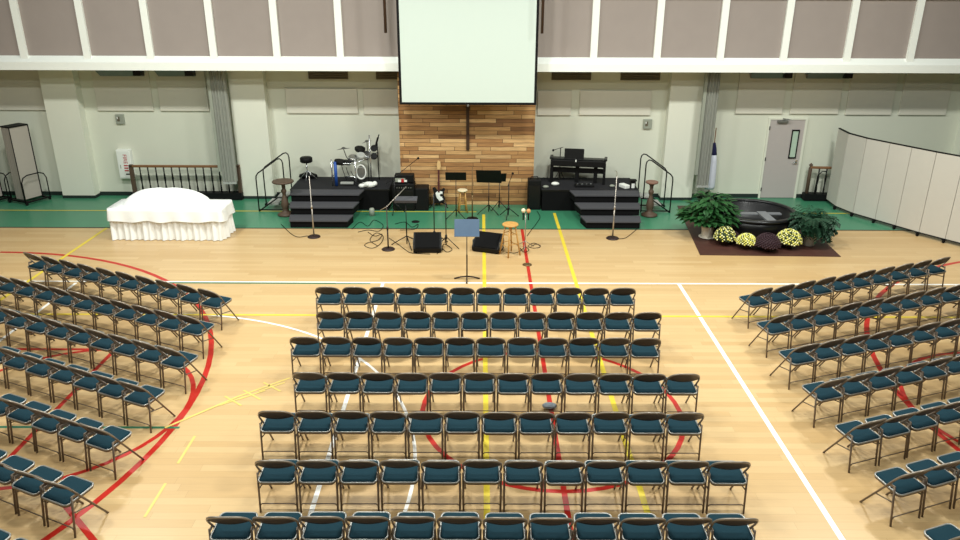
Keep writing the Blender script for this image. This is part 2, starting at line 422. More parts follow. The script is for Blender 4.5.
# projection screen
ps = thing('projection_screen', 'large white projection screen with black border hung before the plank wall', 'projection screen', (-.31, 18.9, 2.8))
obj('screen_surface', B().ab((-1.62, -.01, .06), (1.62, .01, 3.6)), 'screen', ps)
for sx in (-1, 1): obj('black_border', B().ab((sx*1.68, -.012, .04), (sx*1.62, .012, 3.6)), 'black', ps)
obj('bottom_bar', B().box((0, 0, .03), (3.36, .05, .06), bev=.01), 'black', ps)
obj('pull_tab', B().box((0, -.02, -.01), (.05, .02, .05)), 'chrome', ps)
obj('roller_case', B().box((0, 0, 3.68), (3.6, .16, .18), bev=.02), 'white', ps)
for x, lb in ((-2.24, 'dark brown pole hanging from above, left of the projection screen'), (1.44, 'dark brown pole hanging close to the right edge of the projection screen')):
    one('hanging_pole', B().tube([(0, 0, 0), (0, 0, 4)], .035, 8), 'brownwood', (x, 18.7, 4.5), lb, 'pole')

# grey curtains and flag
def curtain(x0, x1, ycen, z0, z1, lb, sgn):
    t = thing('hanging_curtain', lb, 'curtain', ((x0+x1)/2, ycen, z0))
    w = x1-x0; n = 9
    poly = []
    for i in range(n*4+1):
        u = i/(n*4); poly.append((-w/2+w*u, -.025*math.cos(2*PI*n*u*.5)*1.0 + .012*math.sin(9*u)))
    back = [(x, y+.12) for x, y in poly[::-1]]
    obj('curtain_folds', B().prism(poly+back, 0, z1-z0), 'accordion', t)
    obj('edge_strip', B().ab((-w/2-.09, -.03, .3), (-w/2-.01, .05, z1-z0)), 'plate', t)
    obj('weight_bar', B().ab((-w/2, -.02, -.05), (w/2, .04, 0)), 'alu', t)
curtain(-6.93, -6.58, 19.95, .55, 3.9, 'gathered grey curtain hanging beside the left pilaster, clear of the floor', 1)
curtain(5.84, 6.16, 19.95, .5, 3.9, 'gathered grey curtain hanging beside the right pilaster, next to the flag', 1)
t = thing('furled_flag', 'furled white and navy flag on a pole behind the broad-leaved plant', 'flag', (6.28, 20.25, 0))
obj('flag_pole', B().tube([(0, 0, 0), (0, 0, 2.0)], .014), 'railwood', t)
obj('pole_stand', B().lathe([(.16, 0), (.16, .03), (.03, .06), (.02, .14)]), 'bronze', t)
obj('flag_cloth', B().lathe([(.12, .32), (.15, .4), (.14, .8), (.12, 1.1), (.09, 1.27)], n=14, sy=.6), 'flagw', t)
obj('flag_canton', B().lathe([(.08, 1.26), (.1, 1.28), (.08, 1.42), (.04, 1.58), (.014, 1.62)], n=14, sy=.6), 'flagb', t)

# ------------------------------------------------------------------ stages
def platform(name, x0, x1, lb):
    t = thing(name, lb, 'stage platform', ((x0+x1)/2, 0, 0)); h = (x1-x0)/2
    obj('deck', B().ab((-h, 19.22, .53), (h, 20.5, .565)), 'deck', t)
    obj('skirt', B().extr([(-h+.02, 19.21, 0), (-h+.02, 19.21, .53), (-h+.02, 20.48, .53), (-h+.02, 20.48, 0)], (2*h-.04, 0, 0)), 'skirtb', t)
    obj('edge_trim', B().ab((-h-.005, 19.205, .525), (h+.005, 19.22, .565)), 'blackm', t)
    return t
platform('stage_platform', -4.95, -2.38, 'black carpeted stage platform carrying the drum kit')
platform('stage_platform', 1.6, 4.13, 'black carpeted stage platform carrying the digital piano')
def steps(xa, xb, xc, xd, lb):
    # back edge xa..xb, front edge xc..xd
    t = thing('stage_steps', lb, 'steps', ((xa+xb)/2, 17.68, 0)); ox = (xa+xb)/2
    Y = [19.19, 18.7, 18.18, 17.68]
    X = lambda y: (xa+(xc-xa)*(19.19-y)/1.51-ox, xb+(xd-xb)*(19.19-y)/1.51-ox)
    for k in range(3):
        y0, y1 = Y[k]-17.68, Y[k+1]-17.68; zz = .564-.188*k
        a0, b0 = X(Y[k]); a1, b1 = X(Y[k+1])
        obj('tread', B().prism([(a0, y0), (b0, y0), (b1, y1), (a1, y1)], zz-.03, zz), 'tread', t)
        obj('riser', B().prism([(a0+.01, y0), (b0-.01, y0), (b1-.02, y1+.03), (a1+.02, y1+.03)], max(0, zz-.19), zz-.031), 'skirtb', t)
steps(-4.93, -3.02, -4.66, -3.23, 'wide black steps with grey treads leading up to the drum platform')
steps(2.32, 4.13, 2.58, 3.92, 'wide black steps with grey treads leading up to the piano platform')
def sidesteps(x_in, s, lb):
    # s=-1: descends to the left; x_in = edge of the platform
    t = thing('side_steps', lb, 'steps', (x_in, 19.35, 0))
    for k in range(2):
        obj('tread', B().ab((s*(.02+.28*k), -.24, .36-.19*k), (s*(.3+.28*k), .24, .395-.19*k)), 'alu', t)
    for yy in (-.26, .26):
        b = B(); b.tube([(s*.03, yy, .38), (s*.3, yy, .36), (s*.74, yy, .05), (s*.8, yy, 0)], .018, 6)
        b.tube([(s*.05, yy, 0), (s*.05, yy, .4)], .018, 6); b.tube([(s*.05, yy, .04), (s*.8, yy, .04)], .016, 6)
        obj('frame', b, 'blackm', t)
    for yy in (-.29, .4):
        p = [(s*.08, yy, .4), (s*.08, yy, 1.28), (s*.1, yy, 1.36), (s*.15, yy, 1.4), (s*.22, yy, 1.385)]
        p += [(s*.74, yy, 1.02), (s*.79, yy, .95), (s*.8, yy, .88), (s*.8, yy, 0)]
        obj('handrail', B().tube(p, .017, 6), 'blackm', t)
sidesteps(-4.97, -1, 'folding side steps with black handrails at left end of the drum platform')
sidesteps(4.15, 1, 'folding side steps with black handrails at right end of the piano platform')

def pedestal(x, y, rt, m, lb, wide):
    t = thing('pedestal_stand', lb, 'pedestal', (x, y, 0))
    obj('round_top', B().lathe([(rt*.9, .86), (rt, .875), (rt, .9), (rt*.96, .91)], n=28), m, t)
    pr = [(.2, 0), (.21, .04), (.13, .08), (.06, .12), (.085, .2), (.1, .3), (.075, .42), (.045, .52), (.04, .56), (.07, .62), (.07, .66), (.04, .7), (.05, .8)]
    pr += [(rt*.75, .86)] if wide else [(.1, .86)]
    obj('turned_column', B().lathe(pr, n=18), 'pedwood', t)
pedestal(-5.0, 18.74, .27, 'pedwood', 'turned wooden pedestal with broad bowl-like top beside the drum platform', True)
pedestal(4.36, 18.8, .16, 'pinkwood', 'turned wooden pedestal with small round top beside the piano platform', False)

# ------------------------------------------------------- stands and stools
def tripod(t, r, z, m='blackm', rot=0, rr=.011, hub=None):
    for k in range(3):
        a = rot+k*2*PI/3
        obj('leg', B().tube([(0, 0, z), (r*math.cos(a), r*math.sin(a), .012)], rr, 6), m, t)
def roundmic(loc, h, lb, neck, pole='silver', basec='basebr', rb=.15):
    t = thing('microphone_stand', lb, 'microphone stand', loc)
    obj('base', B().lathe([(rb, 0), (rb, .012), (rb*.85, .03), (.03, .045)], n=24), basec, t)
    obj('pole', B().tube([(0, 0, .04), (0, 0, h*.5), (0, 0, h*.5+.001), (0, 0, h)], [.017, .017, .011, .011], 8), pole, t)
    obj('clutch', B().tube([(0, 0, h*.5-.04), (0, 0, h*.5+.04)], .022, 8), pole, t)
    if neck == 'goose':
        obj('gooseneck', B().tube([(0, 0, h), (0, 0, h+.08), (-.02, -.02, h+.13), (-.05, -.04, h+.14)], [.008, .008, .008, .016], 6), 'plate', t)
    return t
roundmic((-3.92, 17.0, 0), 1.47, 'silver straight microphone stand with round base before the drum platform steps', '')
roundmic((3.12, 16.97, 0), 1.5, 'silver straight microphone stand with round base before the piano platform steps', 'goose')
t = roundmic((-2.07, 16.15, 0), 1.0, 'round-based microphone stand with a silver boom, left of the floor monitor', '', pole='basebr')
obj('boom', B().tube([(-.16, .05, .9), (0, 0, 1.0), (.42, .3, 1.38)], .009, 6), 'silver', t)
obj('microphone', B().lathe([(.012, -.08), (.018, 0), (.028, .02), (.02, .06), (0, .07)], c=(.44, .32, 1.4), n=10, mtx=Matrix.Rotation(.9, 3, 'Y')), 'black', t)
t = roundmic((-.2, 18.46, 0), 1.36, 'thin brass-coloured microphone stand with round base before the plank wall', '', pole='bronze', basec='black')

def boommic(loc, h, tip, lb, r=.32, rot=0.3, col='blackm'):
    t = thing('microphone_stand', lb, 'microphone stand', loc)
    obj('pole', B().tube([(0, 0, .06), (0, 0, h)], .012, 6), col, t); tripod(t, r, .26, rot=rot)
    obj('hub', B().tube([(0, 0, .2), (0, 0, .3)], .026, 8), col, t)
    if tip:
        tv = Vector(tip)
        obj('boom', B().tube([(-tv.x*.35, -tv.y*.35, h-(tv.z-h)*.35), (0, 0, h), tip], .008, 6), col, t)
        obj('microphone', B().ball(tip, .032), 'black', t)
    return t
boommic((-1.05, 16.55, 0), 1.18, None, 'black tripod stand directly behind the left floor monitor')
boommic((-.77, 16.3, 0), 1.05, (-.1, .1, 1.2), 'black tripod microphone stand at the right end of left floor monitor', rot=-.4)
boommic((2.17, 20.36, .565), .86, (-.2, -.02, .8), 'black microphone boom stand standing behind the digital piano', r=.13)
boommic((.72, 18.6, 0), .9, (.1, .2, 1.1), 'slim black microphone stand on the green floor behind the wooden stool', r=.28)
boommic((-2.2, 18.95, 0), .95, (.6, .3, 1.38), 'black boom microphone stand reaching over the amplifier cabinets', r=.25)
def musicstand(loc, h, w, d, tilt, rz, m, lb, r=.26, rot=.5, flat=False):
    t = thing('music_stand', lb, 'music stand', loc, rz)
    obj('pole', B().tube([(0, 0, .05), (0, 0, h*.55), (0, 0, h*.56), (0, 0, h)], [.014, .014, .009, .009], 8), 'blackm', t)
    if flat:
        b = B()
        for a in (0, PI, -PI/2): b.tube([(0, 0, .06), (r*math.cos(a)*.5, r*math.sin(a)*.5, .045), (r*math.cos(a), r*math.sin(a), .012)], .016, 6)
        obj('foot', b, 'basebr', t)
    else: tripod(t, r, .24, rot=rot)
    mt = Matrix.Translation((0, -.02, h)) @ Matrix.Rotation(tilt, 4, 'X')
    b = B(); b.box((0, 0, d/2-.03), (w, .012, d), bev=.004); bmesh.ops.transform(b.b, matrix=mt, verts=b.b.verts); obj('desk', b, m, t)
    b = B(); b.box((0, -.03, -.03), (w, .06, .012)); bmesh.ops.transform(b.b, matrix=mt, verts=b.b.verts); obj('ledge', b, m, t)
    return t
musicstand((-1.67, 16.4, 0), 1.04, .5, .3, -1.35, .0, 'tread', 'black music stand with its desk tipped nearly flat, behind left floor monitor', rot=.9, r=.36)
musicstand((-.61, 18.5, 0), 1.02, .52, .26, -.5, PI, 'black', 'black music stand with wide desk standing behind the cream-topped stool', r=.3)
musicstand((.22, 18.95, 0), .84, .64, .42, -.5, PI-.1, 'black', 'large black music stand with leaning desk at right of plank wall', r=.32)
musicstand((.5, 19.3, 0), .78, .34, .28, -.5, PI+.1, 'black', 'smaller black music stand tucked behind the large leaning one', r=.26)
musicstand((-.265, 14.38, 0), .95, .5, .35, -.45, 0, 'slate', 'slate blue music stand standing alone in front on the wooden floor', r=.26, flat=True)

def stool(loc, h, rt, rl, seatm, legm, lb, rz=.4):
    t = thing('wooden_stool', lb, 'stool', loc, rz)
    obj('seat', B().lathe([(rt*.9, h-.04), (rt, h-.03), (rt, h-.01), (rt*.92, h)], n=24), seatm, t)
    for k in range(4):
        a = PI/4+k*PI/2
        obj('leg', B().tube([(rt*.6*math.cos(a), rt*.6*math.sin(a), h-.035), (rl*math.cos(a), rl*math.sin(a), 0)], [.016, .018], 8), legm, t)
    for k in range(4):
        zz = h*(.32 if k % 2 else .38); q = rt*.6+(rl-rt*.6)*(1-zz/h); a0, a1 = PI/4+k*PI/2, PI/4+(k+1)*PI/2
        obj('rung', B().tube([(q*math.cos(a0), q*math.sin(a0), zz), (q*math.cos(a1), q*math.sin(a1), zz)], .01, 6), legm, t)
        zz = h*(.66 if k % 2 else .7); q = rt*.6+(rl-rt*.6)*(1-zz/h)
        obj('rung', B().tube([(q*math.cos(a0), q*math.sin(a0), zz), (q*math.cos(a1), q*math.sin(a1), zz)], .01, 6), legm, t)
stool((.66, 15.84, 0), .72, .18, .23, 'stoolwood', 'stoolwood', 'honey-coloured wooden bar stool beside the right floor monitor', .6)
stool((-.46, 19.05, 0), .61, .13, .15, 'cream', 'stoolwood', 'tall stool with cream seat against the plank wall', .2)

def wedge(loc, rz, lb):
    t = thing('floor_monitor', lb, 'speaker', loc, rz)
    pr = [(-.31, -.2, .02), (-.31, .2, .02), (-.31, .22, .2), (-.31, .1, .4), (-.31, -.22, .12)]
    obj('cabinet', B().extr(pr, (.62, 0, 0)), 'black', t)
    b = B(); b.extr([(-.27, -.215, .135), (-.27, .085, .395), (-.27, .075, .405), (-.27, -.225, .145)], (.54, 0, 0)); obj('grille', b, 'skirtb', t)
    for sx in (-1, 1): obj('side_handle', B().box((sx*.315, 0, .16), (.012, .3, .2), bev=.004), 'fixture', t)
    for sx in (-.25, .25):
        for sy in (-.15, .15): obj('foot', B().box((sx, sy, .01), (.05, .05, .02)), 'black', t)
wedge((-1.18, 16.1, 0), .03, 'black wedge floor monitor left of the slate blue music stand')
wedge((.18, 16.12, 0), -.34, 'black wedge floor monitor turned sideways beside the honey-coloured stool')

# guitar on its stand
t = thing('electric_guitar', 'dark electric guitar with white pickguard propped before the plank wall', 'guitar', (-1.1, 19.5, .12))
def tilt(b, a=-.16): bmesh.ops.transform(b.b, matrix=Matrix.Rotation(a, 4, 'X'), verts=b.b.verts); return b
body = [(0, 0), (.13, .02), (.17, .1), (.13, .2), (.14, .29), (.17, .37), (.12, .4), (.05, .33), (-.04, .33), (-.1, .42), (-.17, .4), (-.14, .28), (-.13, .2), (-.18, .1), (-.13, .02)]
b = B(); b.extr([(x, 0, zz) for x, zz in body], (0, .045, 0)); obj('body', tilt(b), 'black', t)
pg = [(.02, .05), (.12, .09), (.09, .2), (.1, .3), (.04, .31), (-.04, .31), (-.09, .26), (-.06, .14)]
b = B(); b.extr([(x, -.004, zz) for x, zz in pg], (0, .004, 0)); obj('pickguard', tilt(b), 'white', t)
b = B(); b.ab((-.024, -.014, .28), (.024, .012, .88)); obj('neck', tilt(b), 'rosewood', t)
b = B(); b.extr([(-.03, -.01, .88), (.03, -.01, .88), (.06, -.01, .96), (.045, -.01, 1.1), (-.02, -.01, 1.12), (-.05, -.01, 1.0)], (0, .016, 0)); obj('headstock', tilt(b), 'maplehead', t)
t = thing('guitar_stand', 'black tubular stand holding up the electric guitar', 'guitar stand', (-1.1, 19.52, 0))
obj('post', B().tube([(0, .14, .2), (0, .2, .6)], .012), 'blackm', t)
obj('cradle', B().tube([(-.12, -.1, .12), (-.12, .06, .1), (.12, .06, .1), (.12, -.1, .12)], .012), 'blackm', t)
for sx in (-1, 1): obj('leg', B().tube([(0, .14, .25), (sx*.14, .02, .1), (sx*.24, -.12, .012)], .012), 'blackm', t)
obj('leg', B().tube([(0, .14, .25), (0, .2, .012)], .012), 'blackm', t)

# drum kit
DZ = .565
def dk(px, py, Y): return at(px, py, Y)
kx, ky = -3.3, 19.85
t = thing('electronic_drum_kit', 'compact electronic drum kit with silver rack and black pads on the left platform', 'drum kit', (kx, ky, DZ))
def lo(p): return Vector(p) - Vector((kx, ky, DZ))
b = B()
pl = lo(at(333, 188, 19.5)); pl.z = 0
b.tube([(pl.x, pl.y, .01), (pl.x, pl.y, .72)], .02); b.tube([(pl.x, pl.y, .62), (pl.x+.62, pl.y, .6)], .02)
b.tube([(pl.x+.62, pl.y, .01), (pl.x+.62, pl.y, .72)], .02); b.tube([(pl.x, pl.y, .25), (pl.x, pl.y+.4, .25)], .018)
b.tube([(pl.x+.62, pl.y, .62), (pl.x+1.0, pl.y+.35, .72)], .018); b.tube([(pl.x+.98, pl.y+.3, .01), (pl.x+.98, pl.y+.3, 1.3)], .018)
b.tube([(pl.x+.3, pl.y+.1, .25), (pl.x+.62, pl.y, .25)], .016)
obj('rack', b, 'chrome', t)
b = B(); b.tube([(pl.x+.1, pl.y, .02), (pl.x+.1, pl.y, .66)], .042, 10); obj('rack_post', b, 'blue', t, 'blue post of the rack')
def pad(px, py, Y, r, th, m, tl=0, nm='drum_pad', rim=True):
    p = lo(at(px, py, Y)); mt = Matrix.Rotation(tl, 3, 'X') @ Matrix.Rotation(.15, 3, 'Y')
    o = obj(nm, B().lathe([(r*.85, -th), (r, -th*.6), (r, 0), (r*.9, th*.15)], c=p, n=20, mtx=mt), m, t)
    return o
pad(340, 160.5, 19.6, .15, .1, 'black', .0); pad(347, 161, 19.75, .12, .09, 'black', .0)
pad(360, 148, 19.9, .14, .08, 'black', .2); pad(361, 155, 19.7, .11, .11, 'alu', .5); pad(366, 154, 19.9, .12, .12, 'chrome', .5)
pad(353, 157, 19.7, .12, .1, 'chrome', .4); pad(374, 148, 20.1, .09, .05, 'black', 1.0); pad(374, 156, 20.1, .09, .06, 'black', 1.0)
def cym(px, py, Y, r, tl):
    p = lo(at(px, py, Y)); mt = Matrix.Rotation(tl, 3, 'Y') @ Matrix.Rotation(-.16, 3, 'X')
    obj('cymbal', B().lathe([(r, 0), (r*.4, .018), (.05, .03), (.03, .05), (0, .055)], c=p, n=22, mtx=mt), 'cymbal', t)
cym(343.5, 149, 19.9, .19, -.12); cym(367, 142, 20.1, .15, -.25)
b = B()
for (px, py, Y, q) in ((343.5, 149, 19.9, (.35, -.1, .6)), (367, 142, 20.1, None)):
    p = lo(at(px, py, Y))
    b.tube([p, (p.x+.06, p.y, p.z-.2), (pl.x+.5, pl.y+.05, .62)] if q else [p, (p.x, p.y, .01)], .011, 6)
p = lo(at(377, 140, 20.2)); b.tube([p, (p.x+.01, p.y, .01)], .014, 6); b.tube([(p.x+.01, p.y, p.z), (p.x+.06, p.y, p.z+.15)], .014, 6)
b.tube([(p.x, p.y, .75), (p.x-.12, p.y-.05, .72)], .012, 6); b.tube([(p.x, p.y, .95), (p.x-.12, p.y-.05, .92)], .012, 6)
obj('cymbal_arm', b, 'blackm', t)
p = lo(at(376.5, 143, 20.2)); b = B(); b.box(p, (.05, .05, .32), ry=.3, bev=.01); obj('sound_module', b, 'black', t)
p = lo(at(361, 172, 19.75)); b = B(); b.tube([(p.x+.16*math.cos(a*.4)*.8, p.y, p.z+.19*math.sin(a*.4)) for a in range(16)], .022, 6, True); obj('kick_hoop', b, 'white', t, 'white hoop of kick pad')
b = B(); b.box((p.x, p.y+.03, p.z-.02), (.2, .05, .3), bev=.02); b.tube([(p.x, p.y+.05, 0), (p.x, p.y+.05, p.z)], .02); obj('kick_pad', b, 'fixture', t)
b = B(); b.box((p.x+.1, p.y-.25, .04), (.1, .28, .03), rx=.15); b.box((p.x-.35, p.y-.2, .08), (.34, .1, .04)); obj('pedal', b, 'alu', t)
b = B()
for q in range(3):
    pts = [(pl.x+.25+q*.12, pl.y+.05, .6-.1*q)]
    for i in range(1, 7): pts.append((pl.x+.2+q*.12+.07*i, pl.y+.08+.02*i, max(.02, .5-.14*i+.06*math.sin(i*2+q))))
    b.tube(pts, .009, 5)
obj('cable', b, 'black', t)
b = B(); p = Vector((0, 0, 0)); b.ball((-.14, 0, .055), .075, sc_=(1.1, .9, .75)); b.ball((.06, .02, .08), .11, sc_=(1.5, .9, .75)); b.ball((.2, .06, .1), .065); b.ball((.02, -.05, .1), .05)
one('cloth_bundle', b, 'white', (-2.97, 19.36, DZ), 'crumpled cream cloth bundle at the front edge of the drum platform', 'cloth')
t = thing('drum_throne', 'round black drum throne at the back of the left platform', 'stool', (-4.68, 20.1, DZ))
obj('seat', B().lathe([(.14, .5), (.165, .52), (.165, .62), (.14, .645), (.0, .65)], n=22), 'black', t)
obj('post', B().tube([(0, 0, .12), (0, 0, .5)], .018), 'chrome', t)
for k in range(3):
    a = .5+k*2.094; obj('leg', B().tube([(0, 0, .28), (.26*math.cos(a), .2*math.sin(a), .012)], .013, 6), 'chrome', t)
b = B(); b.lathe([(.1, 0), (.22, .03), (.2, .1), (.08, .16), (0, .17)], n=12, sx=1.2, sy=.6)
one('black_bag', b, 'black', (-4.72, 20.36, DZ), 'low black bag lying behind the drum throne', 'bag')

# amplifiers right of the drum platform
t = thing('amplifier_cabinet', 'large black amplifier cabinet between drum platform and plank wall', 'amplifier', (-2.0, 19.35, 0))
obj('cabinet', B().box((0, 0, .36), (.58, .4, .72), bev=.02), 'black', t)
obj('grille', B().box((0, -.205, .3), (.5, .012, .5), bev=.004), 'blackm', t)
b = B()
for k in range(8): b.lathe([(.014, 0), (.014, .02)], c=(-.22+k*.06, -.21, .63), n=8, mtx=Matrix.Rotation(PI/2, 3, 'X'))
obj('knob', b, 'fixture', t)
t = thing('guitar_amplifier', 'black amplifier head on the cabinet with red and white tags on front', 'amplifier', (-1.98, 19.38, .725))
obj('cabinet', B().box((0, 0, .11), (.5, .26, .2), bev=.015), 'black', t)
obj('face_plate', B().box((-.1, -.136, .08), (.26, .012, .1)), 'plate', t)
b = B(); b.box((-.12, -.146, .06), (.08, .01, .06)); b.box((.04, -.146, .06), (.07, .01, .05)); obj('tag', b, 'white', t)
obj('tag', B().box((-.04, -.147, .07), (.06, .012, .09)), 'redbit', t, 'red tag')
obj('stand_foot', B().box((0, 0, .005), (.4, .2, .012)), 'black', t)
one('equipment_case', B().box((0, 0, .3), (.34, .46, .6), bev=.02), 'black', (-1.53, 19.4, 0), 'tall black equipment case against the left edge of plank wall', 'case')
t = thing('small_amplifier', 'small black amplifier at left end of the piano platform', 'amplifier', (1.42, 19.45, 0))
obj('cabinet', B().box((0, 0, .4), (.34, .34, .8), bev=.02), 'black', t)
obj('grille', B().box((0, -.175, .36), (.28, .012, .6)), 'blackm', t)
obj('handle', B().tube([(-.1, 0, .8), (-.08, 0, .86), (.08, 0, .86), (.1, 0, .8)], .012), 'blackm', t)

# digital piano
pc = (2.62, 20.1)
t = thing('digital_piano', 'black digital piano facing the wall on the right platform', 'piano', (2.62, 19.98, DZ), -.17)
obj('keyboard_case', B().box((0, 0, .55), (1.46, .34, .17), bev=.02), 'black', t)
obj('key_lid', B().box((0, .04, .645), (1.4, .24, .025), bev=.008), 'blackm', t)
for sx in (-1, 1):
    obj('side_panel', B().ab((sx*.7-.035, -.14, 0), (sx*.7+.035, .14, .5)), 'black', t)
    obj('cheek_block', B().box((sx*.72, 0, .67), (.08, .3, .07), bev=.02), 'blackm', t)
obj('cross_bar', B().box((0, .02, .33), (1.34, .05, .13)), 'black', t)
for x in (-.02, .47): obj('leg', B().box((x, .02, .25), (.1, .06, .5)), 'black', t)
obj('music_rest', B().box((-.12, -.02, .76), (.52, .03, .32), rx=-.15, bev=.008), 'black', t)
obj('brand_mark', B().box((-.06, -.175, .63), (.03, .006, .06)), 'white', t)
for (px, py, r, m, lb, nm) in ((545.5, 186, .09, 'plate', 'small grey gadget at the front left corner of the piano platform', 'grey_gadget'),
                          (555, 183.5, .12, 'white', 'crumpled white cloth on the deck left of the piano', 'cloth_bundle'),
                          (577, 184.5, .05, 'white', 'small white adapter on the deck under the piano', 'power_adapter'),
                          (612, 185, .08, 'plate', 'small grey speaker ball on the deck right of the piano', 'grey_gadget')):
    p = on(px, py+2, DZ); b = B(); r *= .7; b.ball((0, 0, r*.6), r, sc_=(1.25, .9, .6)); b.ball((r*.8, r*.2, r*.5), r*.6, sc_=(1, 1, .7))
    one(nm, b, m, (p.x, max(p.y, 19.4), DZ), lb, 'small item')
p = on(625, 189, DZ)
b = B(); b.box((0, 0, .05), (.16, .28, .1), rz=.5, bev=.02); one('tissue_box', b, 'white', (p.x, 19.45, DZ), 'white box lying near the right front corner of piano platform', 'box')
t = thing('effects_pedal', 'black pedal unit lying on the deck under the piano', 'pedal', (2.75, 19.55, DZ)); obj('case', B().box((0, 0, .03), (.5, .2, .06), bev=.01), 'black', t)
b = B()
for k in range(4): b.lathe([(.018, 0), (.018, .02)], c=(-.18+.12*k, 0, .06), n=8)
obj('knob', b, 'chrome', t)
t = thing('power_box', 'small black stand with pale front at right corner of the piano platform', 'box', (4.0, 19.42, DZ))
obj('case', B().box((0, 0, .1), (.14, .14, .2), bev=.008), 'black', t); obj('front_label', B().box((0, -.074, .08), (.08, .008, .12)), 'white', t)
obj('lid', B().box((0, 0, .215), (.18, .16, .03)), 'black', t)

# shakers on a stand
t = thing('shaker_stand', 'slim silver stand topped by two round shakers, right of the stool', 'stand', (1.02, 16.3, 0))
obj('pole', B().tube([(0, 0, .03), (0, 0, .82)], .01), 'silver', t); tripod(t, .22, .16, 'silver', .4, .008)
obj('cross_arm', B().tube([(-.09, 0, .8), (.09, 0, .8)], .01), 'blackm', t)
obj('shaker', B().ball((-.055, 0, .88), .05), 'cream', t); obj('shaker', B().ball((.06, 0, .87), .05), 'tan', t)
b = B(); b.tube([(-.055, 0, .84), (-.055, 0, .66)], .016, 6); b.tube([(.06, 0, .84), (.06, 0, .66)], .016, 6); obj('shaker_handle', b, 'black', t)
one('floor_plate', B().lathe([(.1, 0), (.1, .012), (.08, .02), (0, .02)], n=20), 'bronze', (1.01, 15.2, 0), 'round bronze floor plate on the red half-court line', 'floor plate')
one('floor_plate', B().lathe([(.1, 0), (.1, .012), (.08, .02), (0, .02)], n=20), 'black', (-1.62, 18.2, 0), 'round black stand base on green floor before the amplifiers', 'floor plate')

# cables
def cable(name, pts, lb, m='black', r=.007):
    P = [on(x, y, .012) for x, y in pts]; out = []
    for i in range(len(P)-1):
        p0, p1, p2, p3 = P[max(i-1, 0)], P[i], P[i+1], P[min(i+2, len(P)-1)]
        for k in range(6):
            u = k/6; out.append(.5*((2*p1)+(p2-p0)*u+(2*p0-5*p1+4*p2-p3)*u*u+(3*p1-p0-3*p2+p3)*u**3))
    out.append(P[-1]); o0 = out[0].copy()
    one(name, B().tube([q-Vector((o0.x, o0.y, 0)) for q in out], r, 5), m, (o0.x, o0.y, 0), lb, 'cable')
cable('audio_cable', [(281, 224), (287, 230), (293, 235), (299, 237), (306, 236), (312, 236)], 'thin black cable trailing to the left silver microphone stand')
cable('audio_cable', [(617, 239), (625, 238), (631, 234), (637, 229)], 'thin black cable curling away from the right silver microphone stand')
cable('audio_cable', [(368, 232), (375, 236), (382, 234), (378, 240), (367, 243), (365, 246), (373, 248), (381, 243), (383, 236), (376, 233), (370, 240), (378, 246)], 'tangled black cable on the wood beside the round-based boom stand')
cable('audio_cable', [(352, 229), (360, 222), (368, 226), (374, 220), (383, 225), (379, 231), (368, 230), (358, 232)], 'tangled black cable on the green floor right of the drum steps')
cable('audio_cable', [(389, 238), (398, 244), (406, 250), (412, 253), (430, 254)], 'black cable running along the wood to the left floor monitor')
cable('audio_cable', [(437, 254), (441, 248), (447, 252), (452, 249), (444, 244), (442, 251)], 'coiled black cable at the right end of left floor monitor')
cable('audio_cable', [(531, 246), (537, 244), (540, 247), (533, 248), (528, 246), (534, 243), (541, 246)], 'coiled dark cable on the wood right of the shaker stand', 'basebr')
cable('audio_cable', [(520, 248), (524, 252), (529, 250), (525, 247), (520, 251), (514, 253), (506, 252)], 'looped black cable at the foot of the wooden stool')
cable('audio_cable', [(527, 236), (532, 229), (536, 224), (540, 217), (537, 211)], 'black cable crossing the green floor towards the piano platform')
cable('audio_cable', [(395, 224), (405, 222), (412, 227), (418, 224), (415, 229), (400, 230)], 'thin black cable on the green floor before the amplifiers')
b = B(); b.lathe([(.07, 0), (.07, .16), (.05, .2), (0, .21)], n=12); one('stage_box', b, 'plate', (-2.78, 18.72, 0), 'small grey stage box on the floor before the drum platform', 'box')

# ------------------------------------------------------------ covered table
t = thing('covered_table', 'long table under white cloth with pleated white skirt, left on the floor', 'table', (-7.26, 17.14, 0), -.01)
hx, hy = 1.29, .4
def per(u):   # rectangle perimeter
    L1, L2 = 2*hx, 2*hy; s = u*(2*L1+2*L2)
    if s < L1: return (-hx+s, -hy, 0, -1)
    s -= L1
    if s < L2: return (hx, -hy+s, 1, 0)
    s -= L2
    if s < L1: return (hx-s, hy, 0, 1)
    s -= L1
    return (-hx, hy-s, -1, 0)
def skirt(u, v):
    x, y, nx, ny = per(u % 1); w = .032*math.sin(u*2*PI*46)*(1-.6*v) + .025*math.sin(u*2*PI*17+1)*(1-v)
    o = w + .03*(1-v)
    return (x+nx*o, y+ny*o, .012+.6*v)
obj('skirt', B().grid(skirt, 420, 5, True), 'cloth', t)
def topc(u, v):
    x, y, nx, ny = per(u % 1)
    if v < .5: k = v/.5; return (x*(.02+.98*k), y*(.02+.98*k), .755)
    k = (v-.5)/.5; o = .03+.02*math.sin(u*2*PI*13)*k+.05*k
    return (x+nx*o, y+ny*o, .755-.29*k + .018*math.sin(u*2*PI*9+.6)*k)
obj('top_cloth', B().grid(topc, 240, 10, True), 'cloth', t)
def hump(u, v):
    a, r = u*2*PI, v
    sx = math.copysign(abs(math.cos(a))**.6, math.cos(a)); sy = math.copysign(abs(math.sin(a))**.6, math.sin(a))
    h = .36*max(0, 1-r**2.6)**.75
    return (sx*r*1.02-.02, sy*r*.33+.0, .0+h + .008*math.sin(a*7)*r*(1-r)*4)
o = one('cloth_covered_trays', B().grid(hump, 64, 14, True), 'cloth', (-7.33, 17.2, .758), 'white cloth draped in a rounded mound on top of the covered table', 'cloth')

